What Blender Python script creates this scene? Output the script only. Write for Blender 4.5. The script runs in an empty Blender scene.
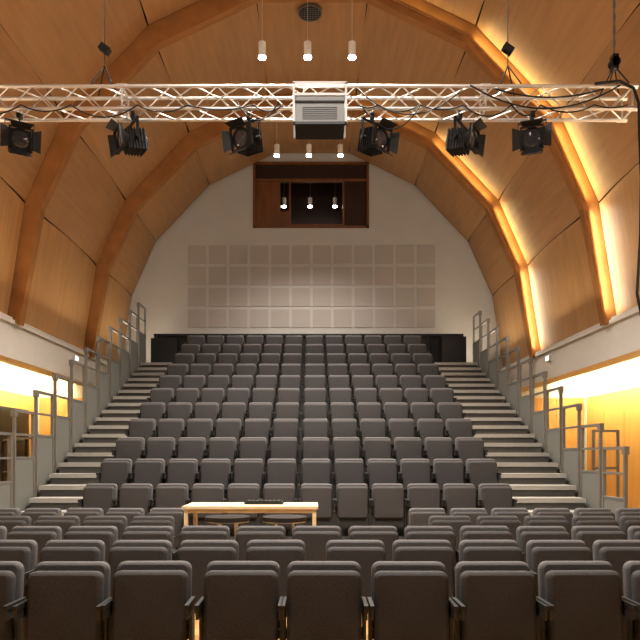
import bpy, math, random
from mathutils import Vector, Matrix
random.seed(4)
S=bpy.context.scene
COL=S.collection

# ---------------------------------------------------------------- materials
def mat(name, col, rough=0.6, metal=0.0, emit=None, estr=0, noise=0.0, scale=(5,5,5), col2=None, bump=0.0, coat=0):
    m=bpy.data.materials.new(name); m.use_nodes=True
    nt=m.node_tree; b=nt.nodes['Principled BSDF']
    b.inputs['Base Color'].default_value=(*col,1)
    b.inputs['Roughness'].default_value=rough
    b.inputs['Metallic'].default_value=metal
    if coat: b.inputs['Coat Weight'].default_value=coat
    if emit:
        b.inputs['Emission Color'].default_value=(*emit,1)
        b.inputs['Emission Strength'].default_value=estr
    if noise>0 or bump>0:
        tc=nt.nodes.new('ShaderNodeTexCoord'); mp=nt.nodes.new('ShaderNodeMapping')
        mp.inputs['Scale'].default_value=scale
        nz=nt.nodes.new('ShaderNodeTexNoise'); nz.inputs['Scale'].default_value=1.0
        nz.inputs['Detail'].default_value=5
        nt.links.new(tc.outputs['Object'],mp.inputs['Vector'])
        nt.links.new(mp.outputs['Vector'],nz.inputs['Vector'])
        if noise>0:
            r=nt.nodes.new('ShaderNodeValToRGB')
            c2=col2 or tuple(c*(1-noise) for c in col)
            r.color_ramp.elements[0].position=0.3; r.color_ramp.elements[1].position=0.7
            r.color_ramp.elements[0].color=(*c2,1); r.color_ramp.elements[1].color=(*col,1)
            nt.links.new(nz.outputs['Fac'],r.inputs['Fac'])
            nt.links.new(r.outputs['Color'],b.inputs['Base Color'])
        if bump>0:
            bp=nt.nodes.new('ShaderNodeBump'); bp.inputs['Strength'].default_value=bump
            bp.inputs['Distance'].default_value=0.01
            nt.links.new(nz.outputs['Fac'],bp.inputs['Height'])
            nt.links.new(bp.outputs['Normal'],b.inputs['Normal'])
    return m

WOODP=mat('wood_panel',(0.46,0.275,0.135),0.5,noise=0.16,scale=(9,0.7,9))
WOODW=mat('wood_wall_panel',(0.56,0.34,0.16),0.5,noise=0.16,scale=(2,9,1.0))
BEAM=mat('glulam_beam',(0.40,0.19,0.062),0.5,noise=0.25,scale=(3,12,3))
LOWW=mat('lower_wood',(0.52,0.30,0.11),0.45,noise=0.15,scale=(6,6,0.8))
DARKV=mat('void_dark',(0.06,0.035,0.018),0.9)
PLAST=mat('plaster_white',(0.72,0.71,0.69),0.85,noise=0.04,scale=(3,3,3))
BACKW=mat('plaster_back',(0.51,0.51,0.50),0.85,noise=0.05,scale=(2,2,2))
ACOU=mat('acoustic_tile',(0.445,0.42,0.40),0.9,noise=0.12,scale=(60,60,60))
FLOORM=mat('floor_wood',(0.55,0.32,0.13),0.4,noise=0.3,scale=(14,1.2,1))
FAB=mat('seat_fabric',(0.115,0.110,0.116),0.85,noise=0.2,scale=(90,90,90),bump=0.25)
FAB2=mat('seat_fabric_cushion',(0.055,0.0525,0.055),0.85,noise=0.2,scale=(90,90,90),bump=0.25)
ARM=mat('armrest_black',(0.03,0.03,0.03),0.55)
LEG=mat('seat_metal',(0.07,0.07,0.07),0.5,metal=0.4)
CARPET=mat('tier_carpet',(0.035,0.034,0.033),0.9,noise=0.2,scale=(40,40,40))
TREAD=mat('stair_tread',(0.38,0.365,0.34),0.7,noise=0.12,scale=(30,30,30))
RISER=mat('stair_riser',(0.11,0.105,0.10),0.8)
RAILM=mat('rail_grey',(0.19,0.19,0.185),0.5,metal=0.3)
RAILP=mat('rail_sheet',(0.16,0.16,0.15),0.55)
BLACK=mat('black_matt',(0.012,0.012,0.012),0.6)
BLACKS=mat('black_metal',(0.02,0.02,0.022),0.35,metal=0.3)
STOOLM=mat('stool_seat',(0.03,0.03,0.033),0.4)
ALU=mat('aluminium',(0.74,0.74,0.73),0.32,metal=0.85)
PROJ=mat('projector_grey',(0.17,0.17,0.175),0.45)
PROJT=mat('projector_white',(0.5,0.5,0.5),0.4)
GLASS=mat('lens_glass',(0.05,0.05,0.06),0.08,coat=1)
BOOTHG=mat('booth_glass',(0.012,0.010,0.012),0.15,coat=0.3)
BOOTHW=mat('booth_wood',(0.21,0.09,0.028),0.5,noise=0.3,scale=(6,6,1))
BOOTHD=mat('booth_dark',(0.04,0.016,0.008),0.6)
TABLE=mat('table_birch',(0.78,0.66,0.46),0.4,noise=0.1,scale=(2,20,20))
GLOW=mat('lamp_glow',(1,1,1),0.5,emit=(1,0.97,0.9),estr=40)
WHITE=mat('white_plastic',(0.75,0.75,0.73),0.4)
SIGN=mat('sign_glow',(0.9,1,0.9),0.5,emit=(0.9,1,0.9),estr=1.5)

# ---------------------------------------------------------------- mesh builder
class MB:
    def __init__(s): s.v=[];s.f=[];s.mi=[];s.mats=[];s.sm=[]
    def m(s,mt):
        if mt not in s.mats: s.mats.append(mt)
        return s.mats.index(mt)
    def add(s,vs,fs,mt,smooth=False):
        o=len(s.v); s.v+= [tuple(v) for v in vs]; k=s.m(mt)
        for f in fs: s.f.append([o+i for i in f]); s.mi.append(k); s.sm.append(smooth)
    def box(s,x0,x1,y0,y1,z0,z1,mt,M=None):
        vs=[Vector(p) for p in ((x0,y0,z0),(x1,y0,z0),(x1,y1,z0),(x0,y1,z0),(x0,y0,z1),(x1,y0,z1),(x1,y1,z1),(x0,y1,z1))]
        if M: vs=[M@v for v in vs]
        s.add(vs,[(0,3,2,1),(4,5,6,7),(0,1,5,4),(1,2,6,5),(2,3,7,6),(3,0,4,7)],mt)
    def hexa(s,vs,mt):
        s.add(vs,[(0,3,2,1),(4,5,6,7),(0,1,5,4),(1,2,6,5),(2,3,7,6),(3,0,4,7)],mt)
    def cyl(s,a,b,r,mt,n=10,r2=None,caps=True,M=None):
        a=Vector(a);b=Vector(b); d=(b-a).normalized()
        u=d.orthogonal().normalized(); w=d.cross(u); r2=r if r2 is None else r2
        vs=[]
        for p,rr in((a,r),(b,r2)):
            for i in range(n):
                t=2*math.pi*i/n; vs.append(p+(u*math.cos(t)+w*math.sin(t))*rr)
        if M: vs=[M@v for v in vs]
        s.add(vs,[(i,(i+1)%n,n+(i+1)%n,n+i) for i in range(n)],mt,True)
        if caps: s.add(vs,[tuple(range(n-1,-1,-1)),tuple(range(n,2*n))],mt)
    def tube(s,pts,r,mt,n=8):
        for a,b in zip(pts[:-1],pts[1:]): s.cyl(a,b,r,mt,n)
    def slab(s,w,z0,z1,y0,y1,rt,rb,bev,mt,M=None,puff=0.0):
        def outline(ins):
            pts=[];hw=w/2-ins;a0=z0+ins;a1=z1-ins
            for cx,cz,r,t0 in((hw,a1,rt,0),(-hw,a1,rt,90),(-hw,a0,rb,180),(hw,a0,rb,270)):
                r=max(r-ins,0.004)
                ccx=cx-math.copysign(r,cx); ccz=cz-(r if cz==a1 else -r)
                for k in range(5):
                    t=math.radians(t0+90*k/4)
                    pts.append((ccx+r*math.cos(t),ccz+r*math.sin(t)))
            return pts
        rings=[(bev,y0-0.0),(bev*0.3,y0+bev*0.3),(0,y0+bev),(0,y1-bev),(bev*0.3,y1-bev*0.3),(bev,y1)]
        vs=[];n=20
        for ins,y in rings:
            for (x,z) in outline(ins): vs.append(Vector((x,y,z)))
        if puff: vs.append(Vector((0,y0-puff,(z0+z1)/2)))
        if M: vs=[M@v for v in vs]
        fs=[]
        for r in range(len(rings)-1):
            for i in range(n):
                fs.append((r*n+i,r*n+(i+1)%n,(r+1)*n+(i+1)%n,(r+1)*n+i))
        s.add(vs,fs,mt,True)
        if puff:
            c=len(rings)*n
            s.add(vs,[(i,c,(i+1)%n) for i in range(n)],mt,True)
        else: s.add(vs,[tuple(range(n-1,-1,-1))],mt)
        k=(len(rings)-1)*n
        s.add(vs,[tuple(range(k,k+n))],mt)
    def mesh(s,name):
        me=bpy.data.meshes.new(name); me.from_pydata(s.v,[],s.f)
        for m_ in s.mats: me.materials.append(m_)
        for p,k,sm in zip(me.polygons,s.mi,s.sm): p.material_index=k; p.use_smooth=sm
        import bmesh
        bm=bmesh.new(); bm.from_mesh(me); bmesh.ops.recalc_face_normals(bm,faces=bm.faces); bm.to_mesh(me); bm.free()
        me.update(); return me
    def obj(s,name,loc=(0,0,0),parent=None):
        o=bpy.data.objects.new(name,s.mesh(name)); COL.objects.link(o); o.location=loc
        if parent: o.parent=parent
        return o

def light(name,kind,loc,energy,col,parent=None,target=None,**kw):
    l=bpy.data.lights.new(name,kind); l.energy=energy; l.color=col
    for k,v in kw.items(): setattr(l,k,v)
    o=bpy.data.objects.new(name,l); COL.objects.link(o); o.location=loc
    if target is not None:
        o.rotation_euler=(Vector(target)-Vector(loc)).to_track_quat('-Z','Y').to_euler()
    if parent:
        bpy.context.view_layer.update()
        o.parent=parent; o.matrix_parent_inverse=parent.matrix_world.inverted()
    return o

# ---------------------------------------------------------------- room constants
YF=-4.0; YB=20.2
FR=[-4.0+0.1,0.2,4.4,8.6,12.8,17.0]
P=[(5.95,4.25),(5.6,6.5),(4.85,8.2),(3.2,9.95),(1.15,10.95)]
Q=[(5.72,4.12),(5.3,6.4),(4.55,8.0),(3.0,9.62),(1.05,10.55)]
SIDEX=8.5
def ceil_z(x):
    x=abs(x); pts=sorted(Q)
    if x<=pts[0][0]: return pts[0][1]
    for (a,za),(c,zc_) in zip(pts[:-1],pts[1:]):
        if x<=c: return za+(zc_-za)*(x-a)/(c-a)
    return 4

# floor
b=MB(); b.box(-SIDEX,SIDEX,YF,YB,-0.1,0,FLOORM); b.obj('floor')

# ceiling backing shell + panels
def full(pr): return [(-x,z) for x,z in pr]+[(x,z) for x,z in reversed(pr)]
b=MB()
out=[(x+0.3*(1 if i<3 else .7),z+(0.0 if i<1 else 0.28)) for i,(x,z) in enumerate(P)]
fo=full(out)
for (a,c) in zip(fo[:-1],fo[1:]):
    b.add([(a[0],YF,a[1]),(c[0],YF,c[1]),(c[0],YB+.1,c[1]),(a[0],YB+.1,a[1])],[(0,1,2,3)],DARKV)
ceil=b.obj('ceiling')
b=MB()
fp=full(P)
edges=FR+[YB+0.1]
for i in range(len(edges)-1):
    y0=edges[i]+0.12; y1=edges[i+1]-0.12
    for j,(a,c) in enumerate(zip(fp[:-1],fp[1:])):
        A=Vector((a[0],0,a[1]));C=Vector((c[0],0,c[1])); d=(C-A).normalized()
        nrm=Vector((-d.z,0,d.x))
        if nrm.dot(Vector((0,0,6))-A)<0: nrm=-nrm
        A2=A+d*0.024; C2=C-d*0.024
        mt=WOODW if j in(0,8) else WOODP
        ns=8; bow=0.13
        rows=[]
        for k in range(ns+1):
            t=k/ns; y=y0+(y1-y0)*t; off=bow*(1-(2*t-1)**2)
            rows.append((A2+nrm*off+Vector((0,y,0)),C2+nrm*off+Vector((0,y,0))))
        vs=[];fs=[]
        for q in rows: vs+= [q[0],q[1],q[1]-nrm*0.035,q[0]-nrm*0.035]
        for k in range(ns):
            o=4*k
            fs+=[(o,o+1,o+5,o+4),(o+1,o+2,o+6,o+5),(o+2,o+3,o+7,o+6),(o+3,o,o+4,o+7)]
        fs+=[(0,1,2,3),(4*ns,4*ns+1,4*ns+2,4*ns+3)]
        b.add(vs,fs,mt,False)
pan=b.obj('ceiling_wood_panels')

# frames
def frame(y):
    b=MB(); fq=full(Q); fp2=full([(x+0.1,z+0.1 if i else z) for i,(x,z) in enumerate(P)])
    hw=0.10
    for (a,c,A,C) in zip(fq[:-1],fq[1:],fp2[:-1],fp2[1:]):
        b.hexa([(a[0],y-hw,a[1]),(c[0],y-hw,c[1]),(c[0],y+hw,c[1]),(a[0],y+hw,a[1]),
                (A[0],y-hw,A[1]),(C[0],y-hw,C[1]),(C[0],y+hw,C[1]),(A[0],y+hw,A[1])],BEAM)
    return b.obj('timber_arch_frame')
frames=[frame(y) for y in FR[1:]]

for sx,nm in((-1,'left'),(1,'right')):
    b=MB()
    b.box(*sorted((sx*5.85,sx*6.25)),YF,YB,3.45,4.12,PLAST)
    b.box(*sorted((sx*5.80,sx*6.3)),YF,YB,4.12,4.2,PLAST)
    b.obj('wall_%s_upper_band'%nm)
    b=MB(); b.box(*sorted((sx*6.25,sx*(SIDEX+.1))),YF,YB,4.1,4.2,PLAST); b.obj('ceiling_side_aisle')
    b=MB()
    b.box(*sorted((sx*SIDEX,sx*(SIDEX+.1))),YF,YB,0,4.1,PLAST)
    y=YF
    while y<YB-0.3:
        b.box(*sorted((sx*(SIDEX-.05),sx*SIDEX)),y+0.012,min(y+1.2,YB-.05)-0.012,0.12,3.35,LOWW); y+=1.2
    b.box(*sorted((sx*(SIDEX-.06),sx*SIDEX)),YF,YB-.05,0.0,0.1,BEAM)
    b.obj('wall_%s'%nm)

# back wall with booth opening
b=MB()
wx0,wx1,wz0,wz1=-1.83,1.77,8.63,10.68
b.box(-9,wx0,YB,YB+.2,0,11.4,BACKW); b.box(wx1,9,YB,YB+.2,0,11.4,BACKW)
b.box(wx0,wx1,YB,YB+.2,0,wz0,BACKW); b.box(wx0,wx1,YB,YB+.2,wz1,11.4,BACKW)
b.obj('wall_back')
b=MB()
for sx in(-1,1):
    x=5.7
    while x<SIDEX-.1:
        b.box(*sorted((sx*x,sx*min(x+.92,SIDEX-.06))),YB-.05,YB,0.1,3.35,LOWW); x+=.94
b.obj('wall_back_wainscot')
b=MB(); b.box(-9,9,YF-.2,YF,0,11.4,BLACK); b.obj('wall_front')

b=MB()
for c in range(12):
    for r in range(4):
        x=-3.9+c*.647; z=5.50+r*.662
        b.box(x+.045,x+.602,YB-.018,YB-.001,z+.04,z+.60,ACOU)
b.obj('acoustic_tile_grid')

# booth
b=MB()
b.box(wx0-.1,wx1+.1,YB+1.6,YB+1.7,wz0-.1,wz1+.1,BOOTHD)
b.box(wx0-.1,wx0,YB+.2,YB+1.6,wz0,wz1,BOOTHD); b.box(wx1,wx1+.1,YB+.2,YB+1.6,wz0,wz1,BOOTHD)
b.box(wx0,wx1,YB+.2,YB+1.6,wz0-.1,wz0,BOOTHD); b.box(wx0,wx1,YB+.2,YB+1.6,wz1,wz1+.1,BOOTHD)
for x in(wx0,wx1-.07): b.box(x,x+.07,YB-.04,YB+.2,wz0,wz1,BOOTHW)
b.box(wx0,wx1,YB-.04,YB+.2,wz0,wz0+.07,BOOTHW); b.box(wx0,wx1,YB-.04,YB+.2,wz1-.07,wz1,BOOTHW)
b.box(wx0+.07,wx1-.07,YB+.02,YB+.15,wz1-.58,wz1-.5,BOOTHW)
b.box(wx0+.07,wx1-.07,YB+.06,YB+.1,wz1-.5,wz1-.07,BOOTHD)
for x in(-1.05,-.72,.95): b.box(x,x+.06,YB+.02,YB+.15,wz0+.07,wz1-.58,BOOTHW)
b.box(wx0+.07,-1.05,YB+.06,YB+.1,wz0+.07,wz1-.58,BOOTHW)
b.box(-.99,-.72,YB+.06,YB+.1,wz0+.07,wz0+.55,BOOTHW)
b.box(-.66,.95,YB+.02,YB+.13,wz0+.07,wz0+.14,BOOTHW)
b.box(1.01,wx1-.07,YB+.06,YB+.1,wz0+.07,wz1-.58,BOOTHD)
b.obj('window_1')

# side doors
b=MB()
b.box(-SIDEX+.051,-SIDEX+.12,17.0,19.2,0.0,2.9,BLACK)
b.box(-SIDEX+.12,-SIDEX+.16,17.05,18.05,0.05,2.8,BLACKS); b.box(-SIDEX+.12,-SIDEX+.16,18.15,19.15,0.05,2.8,BLACKS)
b.cyl((-SIDEX+.2,17.98,.9),(-SIDEX+.2,17.98,1.3),.02,ALU); b.cyl((-SIDEX+.2,18.22,.9),(-SIDEX+.2,18.22,1.3),.02,ALU)
b.obj('door_1')
b=MB()
for (x0,x1) in((6.15,6.95),(7.0,7.8)):
    b.box(x0,x1,YB-.09,YB-.051,0,2.35,LOWW)
    b.box(x0-.03,x0,YB-.1,YB-.051,0,2.4,BEAM); b.box(x1,x1+.03,YB-.1,YB-.051,0,2.4,BEAM)
b.box(6.12,7.83,YB-.1,YB-.051,2.35,2.41,BEAM)
b.box(6.35,6.75,YB-.095,YB-.088,1.2,2.0,BOOTHG)
b.obj('door_2')

# ---------------------------------------------------------------- tiers
NR=11
D=[10.1+.83*i for i in range(NR)]
PH=[.27+.385*i for i in range(NR)]
XL0,XL1=-4.7,-3.62; XR0,XR1=3.2,4.55
b=MB()
for i in range(NR):
    y0=D[i]-.52; y1=(D[i+1]-.52) if i<NR-1 else YB-.01
    b.box(XL0,XR1,y0,y1,0,PH[i]-.03,RISER)
    b.box(XL1,XR0,y0-.0,y1,PH[i]-.03,PH[i],CARPET)
    for (a,c) in((XL0,XL1),(XR0,XR1)):
        b.box(a,c,y0-.04,y1-.04 if i<NR-1 else y1,PH[i]-.03,PH[i],TREAD)
        b.box(a,c,y0-.045,y0-.0,PH[i]-.075,PH[i]-.03,TREAD)
        h=PH[i]-.1925 if i else PH[i]-.135
        b.box(a,c,y0-.40,y0-.01,max(PH[i]-.385,0),h-.03,RISER)
        b.box(a,c,y0-.44,y0-.01,h-.03,h,TREAD)
        b.box(a,c,y0-.445,y0-.40,h-.075,h-.03,TREAD)
b.obj('seating_tier_platform')

b=MB()
b.box(-4.7,4.5,19.35,19.42,PH[-1],5.12,BLACK)
for k in range(10): 
    x=-4.65+k*1.01; b.box(x,x+.05,19.28,19.35,PH[-1],5.18,BLACKS)
b.box(-4.7,4.5,19.3,19.45,5.12,5.18,BLACKS)
b.box(-4.65,-3.9,18.75,19.2,PH[-1],4.95,BLACKS)
b.box(3.75,4.45,18.75,19.2,PH[-1],5.0,BLACKS)
b.obj('rear_guard_screen')

# railings
def railing(x,H):
    b=MB()
    for i in range(NR):
        y0=D[i]-.5; y1=y0+.70; z=PH[i]; zt=z+H
        for y in(y0,y1):
            b.box(x-.025,x+.025,y-.02,y+.02,(0 if i==0 else z-.36),zt,RAILM)
        b.box(x-.025,x+.025,y0,y1,zt-.045,zt,RAILM)
        b.box(x-.02,x+.02,y0,y1,zt-.42,zt-.385,RAILM)
        b.box(x-.02,x+.02,y0,y1,zt-.80,zt-.765,RAILM)
        b.box(x-.012,x+.012,y0,y1,z-.36 if i else .02,z+H-.8,RAILP)
        b.box(x-.035,x+.035,y0-.05,y0+.05,zt-.12,zt+.0,RAILM)
    return b.obj('stair_railing')
railing(-4.78,1.65); railing(4.63,1.42)

def gate(x,y,w,h):
    b=MB()
    b.box(-.02,.02,-.02,.02,0,h,RAILM); b.box(w-.02,w+.02,-.02,.02,0,h,RAILM)
    for z in(h-.04,h*.66,h*.33,.12): b.box(0,w,-.018,.018,z,z+.04,RAILM)
    b.box(0,w,-.006,.006,.14,h*.33,RAILP)
    b.box(-.12,.12,-.15,.15,0,.02,RAILM); b.box(w-.12,w+.12,-.15,.15,0,.02,RAILM)
    b.obj('guard_gate',(x,y,0))
gate(4.85,11.2,.42,2.0)
gate(-5.6,12.0,.45,1.9)

b=MB()
for x in(0,.5):
    b.cyl((x,0,0),(x,0,1.9),.03,BLACKS)
    b.cyl((x,-.3,.03),(x,.3,.03),.025,BLACKS)
for z in(.6,1.2,1.87): b.cyl((0,0,z),(.5,0,z),.03,BLACKS)
b.box(.04,.46,-.05,.05,.6,1.15,BLACK)
b.obj('equipment_stand',(-6.62,13.9,0))

# ---------------------------------------------------------------- chairs
def chair_mesh():
    b=MB()
    T=Matrix.Translation((0,0,.4))@Matrix.Rotation(math.radians(-6),4,'X')@Matrix.Translation((0,0,-.4))
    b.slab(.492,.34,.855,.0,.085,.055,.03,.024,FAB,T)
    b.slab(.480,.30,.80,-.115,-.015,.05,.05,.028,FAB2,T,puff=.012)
    b.box(-.2,.2,-.07,-.0,.27,.34,ARM)
    for sx in(-1,1):
        x=sx*.2605
        b.box(x-.010,x+.010,-.05,.06,.0,.60,LEG)
        b.box(x-.010,x+.010,-.20,.10,.0,.025,LEG)
        b.box(x-.013,x+.013,-.20,.07,.585,.615,ARM)
        b.box(x-.009,x+.009,-.18,-.02,.52,.586,LEG)
        b.box(*sorted((sx*.2,sx*.252)),-.02,.05,.36,.42,LEG)
    return b.mesh('auditorium_chair')
CM=chair_mesh()
def chair(x,y,z,rz=0):
    o=bpy.data.objects.new('auditorium_chair',CM); COL.objects.link(o)
    o.location=(x,y,z); o.rotation_euler=(0,0,rz)
for i in range(NR):
    for s in(-1,1):
        for k in range(6):
            chair(-.22+s*(.012+.278+.556*k),D[i]-.02,PH[i]+.001)
def jit(): return random.uniform(-.015,.015)
def row(xs,y):
    for x in xs: chair(x,y+jit(),0,random.uniform(-.02,.02))
row((-2.74,-2.17,-1.59,-1.05,-.46,.08,.64,1.20,1.76,2.33,2.89),4.25)
row((-3.12,-2.55,-1.98,-1.42,-.86,-.30,.36,.92,1.48,2.04,2.6,3.16),5.35)
row([.05+.562*k for k in range(-6,7)],6.45)
row((-4.1,-3.54,-2.98,-2.42,-1.86,1.62,2.18,2.74,3.3,3.86),7.55)
row((-4.75,-4.19,-3.63,-3.07,-2.51,-1.95,1.55,2.11,2.67,3.23,3.79,4.35),8.7)

# table
b=MB()
b.box(-.88,.88,-.38,.38,.865,.90,TABLE)
b.box(-.84,.84,-.34,-.32,.81,.865,TABLE); b.box(-.84,.84,.32,.34,.81,.865,TABLE)
for x in(-.83,.83):
    for y in(-.33,.33): b.box(x-.025,x+.025,y-.025,y+.025,0,.865,TABLE)
    b.box(x-.02,x+.02,-.33,.33,.81,.865,TABLE)
b.obj('wooden_table',(-.8,8.75,0))
b=MB(); b.box(-.26,.26,-.14,.14,0,.025,BLACK); b.box(-.24,.24,-.12,.12,.025,.045,BLACKS)
for k in range(8): b.cyl((-.2+.057*k,-.05,.045),(-.2+.057*k,-.05,.055),.012,ALU)
b.obj('mixing_console',(-.65,8.85,.90))
def stool(x,y):
    b=MB()
    b.cyl((0,0,.77),(0,0,.82),.27,STOOLM,28); b.cyl((0,0,.755),(0,0,.77),.26,ALU,28)
    for k in range(4):
        t=math.pi/4+k*math.pi/2
        b.cyl((.14*math.cos(t),.14*math.sin(t),.76),(.22*math.cos(t),.22*math.sin(t),0),.014,ALU)
    for k in range(12):
        t=2*math.pi*k/12;u=2*math.pi*(k+1)/12
        b.cyl((.195*math.cos(t),.195*math.sin(t),.25),(.195*math.cos(u),.195*math.sin(u),.25),.009,ALU)
    b.obj('round_stool',(x,y,0))
stool(-1.02,7.85); stool(-.33,7.85)

# ---------------------------------------------------------------- truss
TX0,TX1,TY,TZ,h=-4.5,3.88,8.0,5.89,.135
b=MB()
for y in(-h,h):
    for z in(-h,h): b.cyl((TX0,TY+y,TZ+z),(TX1,TY+y,TZ+z),.022,ALU,12)
n=30; st=(TX1-TX0)/n
for k in range(n):
    x0=TX0+k*st;x1=x0+st; s=1 if k%2 else -1
    for y in(-h,h): b.cyl((x0,TY+y,TZ-h*s),(x1,TY+y,TZ+h*s),.009,ALU,8)
    for z in(-h,h): b.cyl((x0,TY-h*s,TZ+z),(x1,TY+h*s,TZ+z),.009,ALU,8)
for x in (TX0,TX1,TX0+2.2,TX0+4.4,TX0+6.6):
    for a,c in(((-h,-h),(h,-h)),((h,-h),(h,h)),((h,h),(-h,h)),((-h,h),(-h,-h))):
        b.cyl((x,TY+a[0],TZ+a[1]),(x,TY+c[0],TZ+c[1]),.014,ALU,8)
    for a in(-h,h):
        for c in(-h,h): b.cyl((x-.06,TY+a,TZ+c),(x+.06,TY+a,TZ+c),.03,ALU,12)
b.obj('lighting_truss')

def hang(x,kind):
    b=MB(); z0=TZ+h+.032; zt=ceil_z(x)+.2
    b.cyl((x,TY,z0+.3),(x,TY,zt),.006,BLACKS,6)
    b.tube([(x-.12,TY-h,z0),(x,TY,z0+.3),(x+.12,TY+h,z0)],.008,BLACKS)
    b.tube([(x+.12,TY-h,z0),(x,TY,z0+.3),(x-.12,TY+h,z0)],.008,BLACKS)
    if kind==0:
        M=Matrix.Translation((x,TY,z0+.5))@Matrix.Rotation(math.radians(35),4,'Y')
        b.box(-.065,.065,-.04,.04,-.04,.04,BLACK,M)
    else:
        b.box(x-.035,x+.035,TY-.05,TY+.05,z0+.24,z0+.42,BLACKS)
        b.cyl((x,TY-.05,z0+.33),(x,TY+.05,z0+.33),.06,BLACKS,16)
        z=z0+.45;k=0
        while z<zt-.12:
            if k%2: b.box(x-.016,x+.016,TY-.005,TY+.005,z,z+.09,RAILM)
            else: b.box(x-.005,x+.005,TY-.016,TY+.016,z,z+.09,RAILM)
            z+=.08;k+=1
    b.obj('truss_hoist')
hang(-2.55,0); hang(2.41,0); hang(3.72,1)

# cables
b=MB()
def cat(x0,x1,z,sag,y,nseg=14):
    return [(x0+(x1-x0)*t/nseg,y,z-sag*4*(t/nseg)*(1-t/nseg)) for t in range(nseg+1)]
zc=TZ-h
xs=[-4.3,-3.5,-2.9,-2.1,-1.5,-.7,-.35,.55,.8,1.3,1.82,2.4,2.75,3.4,3.8]
for i,(a,c) in enumerate(zip(xs[:-1],xs[1:])):
    if i==6: continue
    b.tube(cat(a,c,zc+.02,random.uniform(.03,.15),TY-.18),.008,BLACK,6)
b.tube(cat(.55,1.8,zc+.2,.30,TY-.19),.008,BLACK,6)
b.tube(cat(.6,1.3,zc-.0,.28,TY-.19),.008,BLACK,6)
b.tube(cat(1.9,3.7,zc+.25,.28,TY-.19),.010,BLACK,6)
b.tube(cat(2.2,3.5,zc+.2,.10,TY-.2),.010,BLACK,6)
b.tube(cat(-.9,-.4,zc+.05,.22,TY-.19),.008,BLACK,6)
b.tube([(3.4,TY-.19,TZ+h),(3.7,TY-.19,TZ+h+.03),(3.86,TY-.2,TZ+h-.06),(3.92,TY-.2,TZ-.1),(3.93,TY-.2,TZ-.5),(3.95,TY-.2,4.9),(3.94,TY-.2,4.2),(3.9,TY-.2,3.5),(4.0,TY-.2,3.0),(4.3,TY-.1,1.8),(4.7,TY,0.03)],.017,BLACK,8)
b.obj('power_cable_run')

# projector in its hanging cradle, clear of the truss front chords
b=MB()
b.box(-.28,.28,-.17,.17,-.16,.16,PROJ)
b.box(-.285,.285,-.175,.175,-.175,-.15,BLACK)
b.box(-.29,.29,-.18,.18,.16,.19,PROJT)
for x in(-.30,.30):
    b.box(x-.012,x+.012,-.20,-.17,-.18,.30,PROJT); b.box(x-.012,x+.012,.12,.15,-.18,.30,PROJT)
b.box(-.31,.31,-.20,-.17,.28,.31,PROJT); b.box(-.31,.31,.12,.15,.28,.31,PROJT)
b.box(-.31,.31,-.20,-.172,-.18,-.15,BLACKS)
b.box(-.31,.31,-.19,-.172,.085,.10,BLACKS)
for k in range(7): b.box(-.2,.2,-.174,-.17,-.11+k*.022,-.102+k*.022,BLACKS)
b.obj('ceiling_projector',(.09,TY-.36,5.53))

# stage lanterns
def lantern(x,yaw,tilt):
    e=bpy.data.objects.new('stage_lantern',None); COL.objects.link(e); e.location=(x,TY,5.43); sc=.84
    b=MB()
    b.cyl((0,0,.28),(0,0,.40),.012,BLACKS); b.box(-.03,.03,-.04,.04,.32,.42,BLACKS)
    R=Matrix.Rotation(yaw,4,'Z')
    b.box(-.20,.20,-.02,.02,.26,.28,BLACKS,R)
    b.box(-.20,-.19,-.02,.02,-.02,.28,BLACKS,R); b.box(.19,.20,-.02,.02,-.02,.28,BLACKS,R)
    b.cyl((-.22,0,0),(-.14,0,0),.03,BLACK,12,M=R); b.cyl((.22,0,0),(.14,0,0),.03,BLACK,12,M=R)
    o=b.obj('yoke'); o.parent=e
    b=MB(); M=R@Matrix.Rotation(tilt,4,'X')
    b.cyl((0,-.15,0),(0,.13,0),.135,BLACKS,20,M=M)
    b.box(-.12,.12,-.12,.16,-.15,.13,BLACK,M)
    for k in range(6):
        y=-.1+.045*k
        b.box(-.145,.145,y,y+.012,-.165,.145,BLACKS,M)
    b.cyl((0,.13,0),(0,.2,0),.12,BLACKS,20,r2=.07,M=M)
    b.cyl((0,-.15,0),(0,-.19,0),.15,BLACKS,24,M=M)
    b.cyl((0,-.19,0),(0,-.2,0),.115,GLASS,24,r2=.09,M=M)
    b.cyl((0,-.2,0),(0,-.207,0),.09,GLASS,24,r2=.04,M=M)
    for (x0,x1,z0,z1) in((-.16,.16,.14,.16),(-.16,.16,-.16,-.14),(-.16,-.14,-.16,.16),(.14,.16,-.16,.16)):
        b.box(x0,x1,-.23,-.19,z0,z1,BLACKS,M)
    o=b.obj('housing'); o.parent=e
    b=MB()
    for k,ang in enumerate((62,30,58,28)):
        K=M@Matrix.Rotation(k*math.pi/2,4,'Y')@Matrix.Translation((0,-.22,.15))@Matrix.Rotation(math.radians(ang-90),4,'X')
        vs=[(-.12,0,0),(.12,0,0),(.155,-.13,0),(-.155,-.13,0),(-.12,0,.006),(.12,0,.006),(.155,-.13,.006),(-.155,-.13,.006)]
        b.hexa([K@Vector(v) for v in vs],BLACK)
    o=b.obj('barn_doors'); o.parent=e
    e.scale=(sc,sc,sc)
for x,yw,tl in((-3.6,.5,.3),(-2.2,-1.0,.15),(-.78,-.55,.2),(.74,.7,.2),(1.82,1.0,.12),(2.71,-.35,.25)):
    lantern(x,yw,tl)

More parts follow.
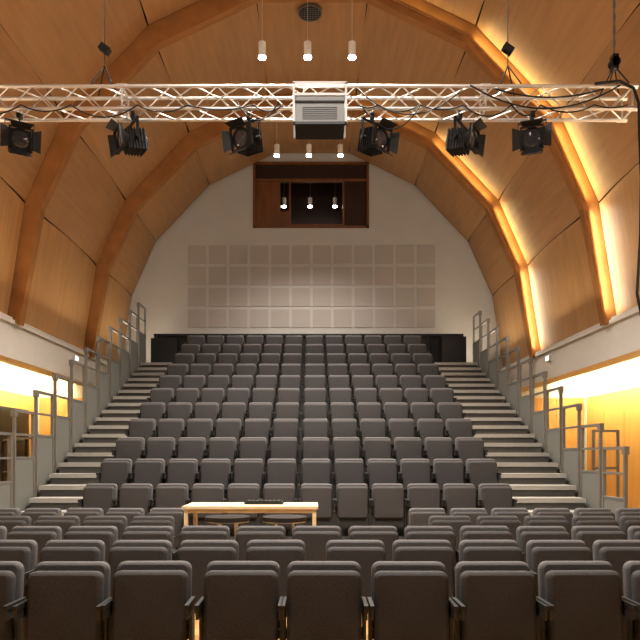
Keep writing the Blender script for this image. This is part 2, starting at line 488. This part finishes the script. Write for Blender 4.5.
# pendants
SPOTC=(1,.92,.81)
def pendant(x,y,z,zt,power):
    b=MB()
    b.cyl((0,0,-.13),(0,0,.13),.07,WHITE,20); b.cyl((0,0,.13),(0,0,.16),.07,WHITE,20,r2=.02)
    b.cyl((0,0,-.155),(0,0,-.131),.068,GLOW,20)
    b.cyl((0,0,.16),(0,0,zt-z),.003,WHITE,6)
    o=b.obj('pendant_downlight',(x,y,z))
    if power:
        light('bulb','SPOT',(x,y,z-.17),power,SPOTC,parent=o,target=(x,y,0),spot_size=math.radians(120),spot_blend=.8,shadow_soft_size=.09)
for y,z in((4.0,8.9),(8.0,8.9),(12.0,9.05),(17.0,9.55)):
    for x in(-.92,-.08,.74):
        pendant(x,y,z,10.93,1150 if y<16 else 600)
for x in(-.9,-.06,.74):  # lamps added inside the booth to stand for pendant reflections in the glass
    pendant(x,YB+.8,9.75,10.6,6)

b=MB()
b.cyl((0,0,-.06),(0,0,0),.25,PROJ,28)
b.cyl((0,0,-.07),(0,0,-.06),.22,BLACK,28)
for k in range(7):
    c=-.18+k*.06; w_=math.sqrt(max(.21**2-c*c,0)); b.box(-w_,w_,c-.006,c+.006,-.078,-.07,PROJ); b.box(c-.006,c+.006,-w_,w_,-.078,-.07,PROJ)
b.obj('ceiling_speaker',(-.04,13.6,10.86))

for x in(-5.85,5.85):
    b=MB(); s=1 if x<0 else -1
    b.box(*sorted((0,s*.06)),-.12,.12,-.07,.07,WHITE); b.box(*sorted((s*.06,s*.065)),-.1,.1,-.05,.05,SIGN)
    b.obj('emergency_light',(x,16.0,3.95))

# ---------------------------------------------------------------- architectural light
for sx,pw in((-1,28),(1,38)):  # ledge strips and area lamps added as ambient fill for the ceiling
    b=MB()
    ed=[YF+.2]+FR[1:]+[YB]
    for a,c in zip(ed[:-1],ed[1:]): b.box(*sorted((sx*5.80,sx*5.84)),a+.2,c-.2,4.205,4.235,PLAST)
    o=b.obj('added_ledge_strip')
    for y in(1.5,6.5,10.7,14.9,18.5):
        light('added_ledge_fill','AREA',(sx*5.3,y,4.3),pw,(1,.86,.66),parent=o,target=(sx*.5,y,9.5),shape='RECTANGLE',size=4.0 if y<18 else 2.4,size_y=.25)
for sx in(-1,1):
    b=MB(); b.box(*sorted((sx*6.26,sx*6.34)),YF+.5,YB-.4,3.5,3.56,WHITE)
    o=b.obj('aisle_cove_strip')
    for y in(3,8,13,17.6):
        light('aisle_led','AREA',(sx*7.4,y,3.97),(215 if sx<0 else 235) if y>10 else 120,(1,.84,.48),parent=o,target=(sx*8.5,y,3.45),shape='RECTANGLE',size=4.6,size_y=.12)
for fi,y in enumerate(FR[3:]):
    b=MB()
    pts=[]
    for a,c in list(zip(P[:-1],P[1:])):
        A=Vector((a[0],0,a[1]));C=Vector((c[0],0,c[1]));d=(C-A).normalized()
        nrm=Vector((-d.z,0,d.x)); 
        if nrm.x>0: nrm=-nrm
        m0=A+d*.15+nrm*.26; m1=C-d*.15+nrm*.26
        b.cyl(m0+Vector((0,y-.13,0)),m1+Vector((0,y-.13,0)),.018,BEAM,8)
        pts.append((m0,m1,nrm))
    o=b.obj('beam_led_strip')
    for k,(m0,m1,nrm) in enumerate(pts):
        c=(m0+m1)/2+Vector((0,y-.17,0))-nrm*.03
        dirv=(-nrm*.96+Vector((0,-.2,0))).normalized()
        l=light('beam_led','AREA',c,(17,10,9,1.5)[k],(1,.83,.46) if k else (1,.92,.74),shape='RECTANGLE',size=(m1-m0).length,size_y=.03)
        z=-dirv; xx=(m1-m0).normalized(); yy=z.cross(xx).normalized(); xx=yy.cross(z)
        l.rotation_euler=Matrix((xx,yy,z)).transposed().to_euler()
        bpy.context.view_layer.update(); l.parent=o

b=MB(); b.cyl((-3,0,0),(3,0,0),.03,ALU)
for x in(-2.5,2.5): b.box(x-.2,x+.2,-.1,.1,-.25,-.03,BLACKS); b.cyl((x,0,0),(x,0,1.5),.01,BLACKS)
o=b.obj('stage_lighting_bar',(0,-1.5,8.3))
for x in(-2.5,2.5): light('stage_lamp','SPOT',(x,-1.5,7.95),1000,(1,.93,.85),parent=o,target=(x*.3,17,5.5),spot_size=math.radians(75),spot_blend=1,shadow_soft_size=.3)

w=bpy.data.worlds.new('world'); S.world=w; w.use_nodes=True
w.node_tree.nodes['Background'].inputs[0].default_value=(.02,.018,.015,1)

# ---------------------------------------------------------------- camera
cd=bpy.data.cameras.new('camera'); co=bpy.data.objects.new('camera',cd); COL.objects.link(co)
co.location=(0,0,1.55); co.rotation_euler=(math.radians(90),0,0)
cd.sensor_width=36; cd.lens=36*650/640; cd.shift_x=8/640; cd.shift_y=136/640; cd.clip_end=100
S.camera=co
S.view_settings.view_transform='Standard'
S.view_settings.exposure=0.0
try: S.view_settings.look='Medium High Contrast'
except Exception: pass
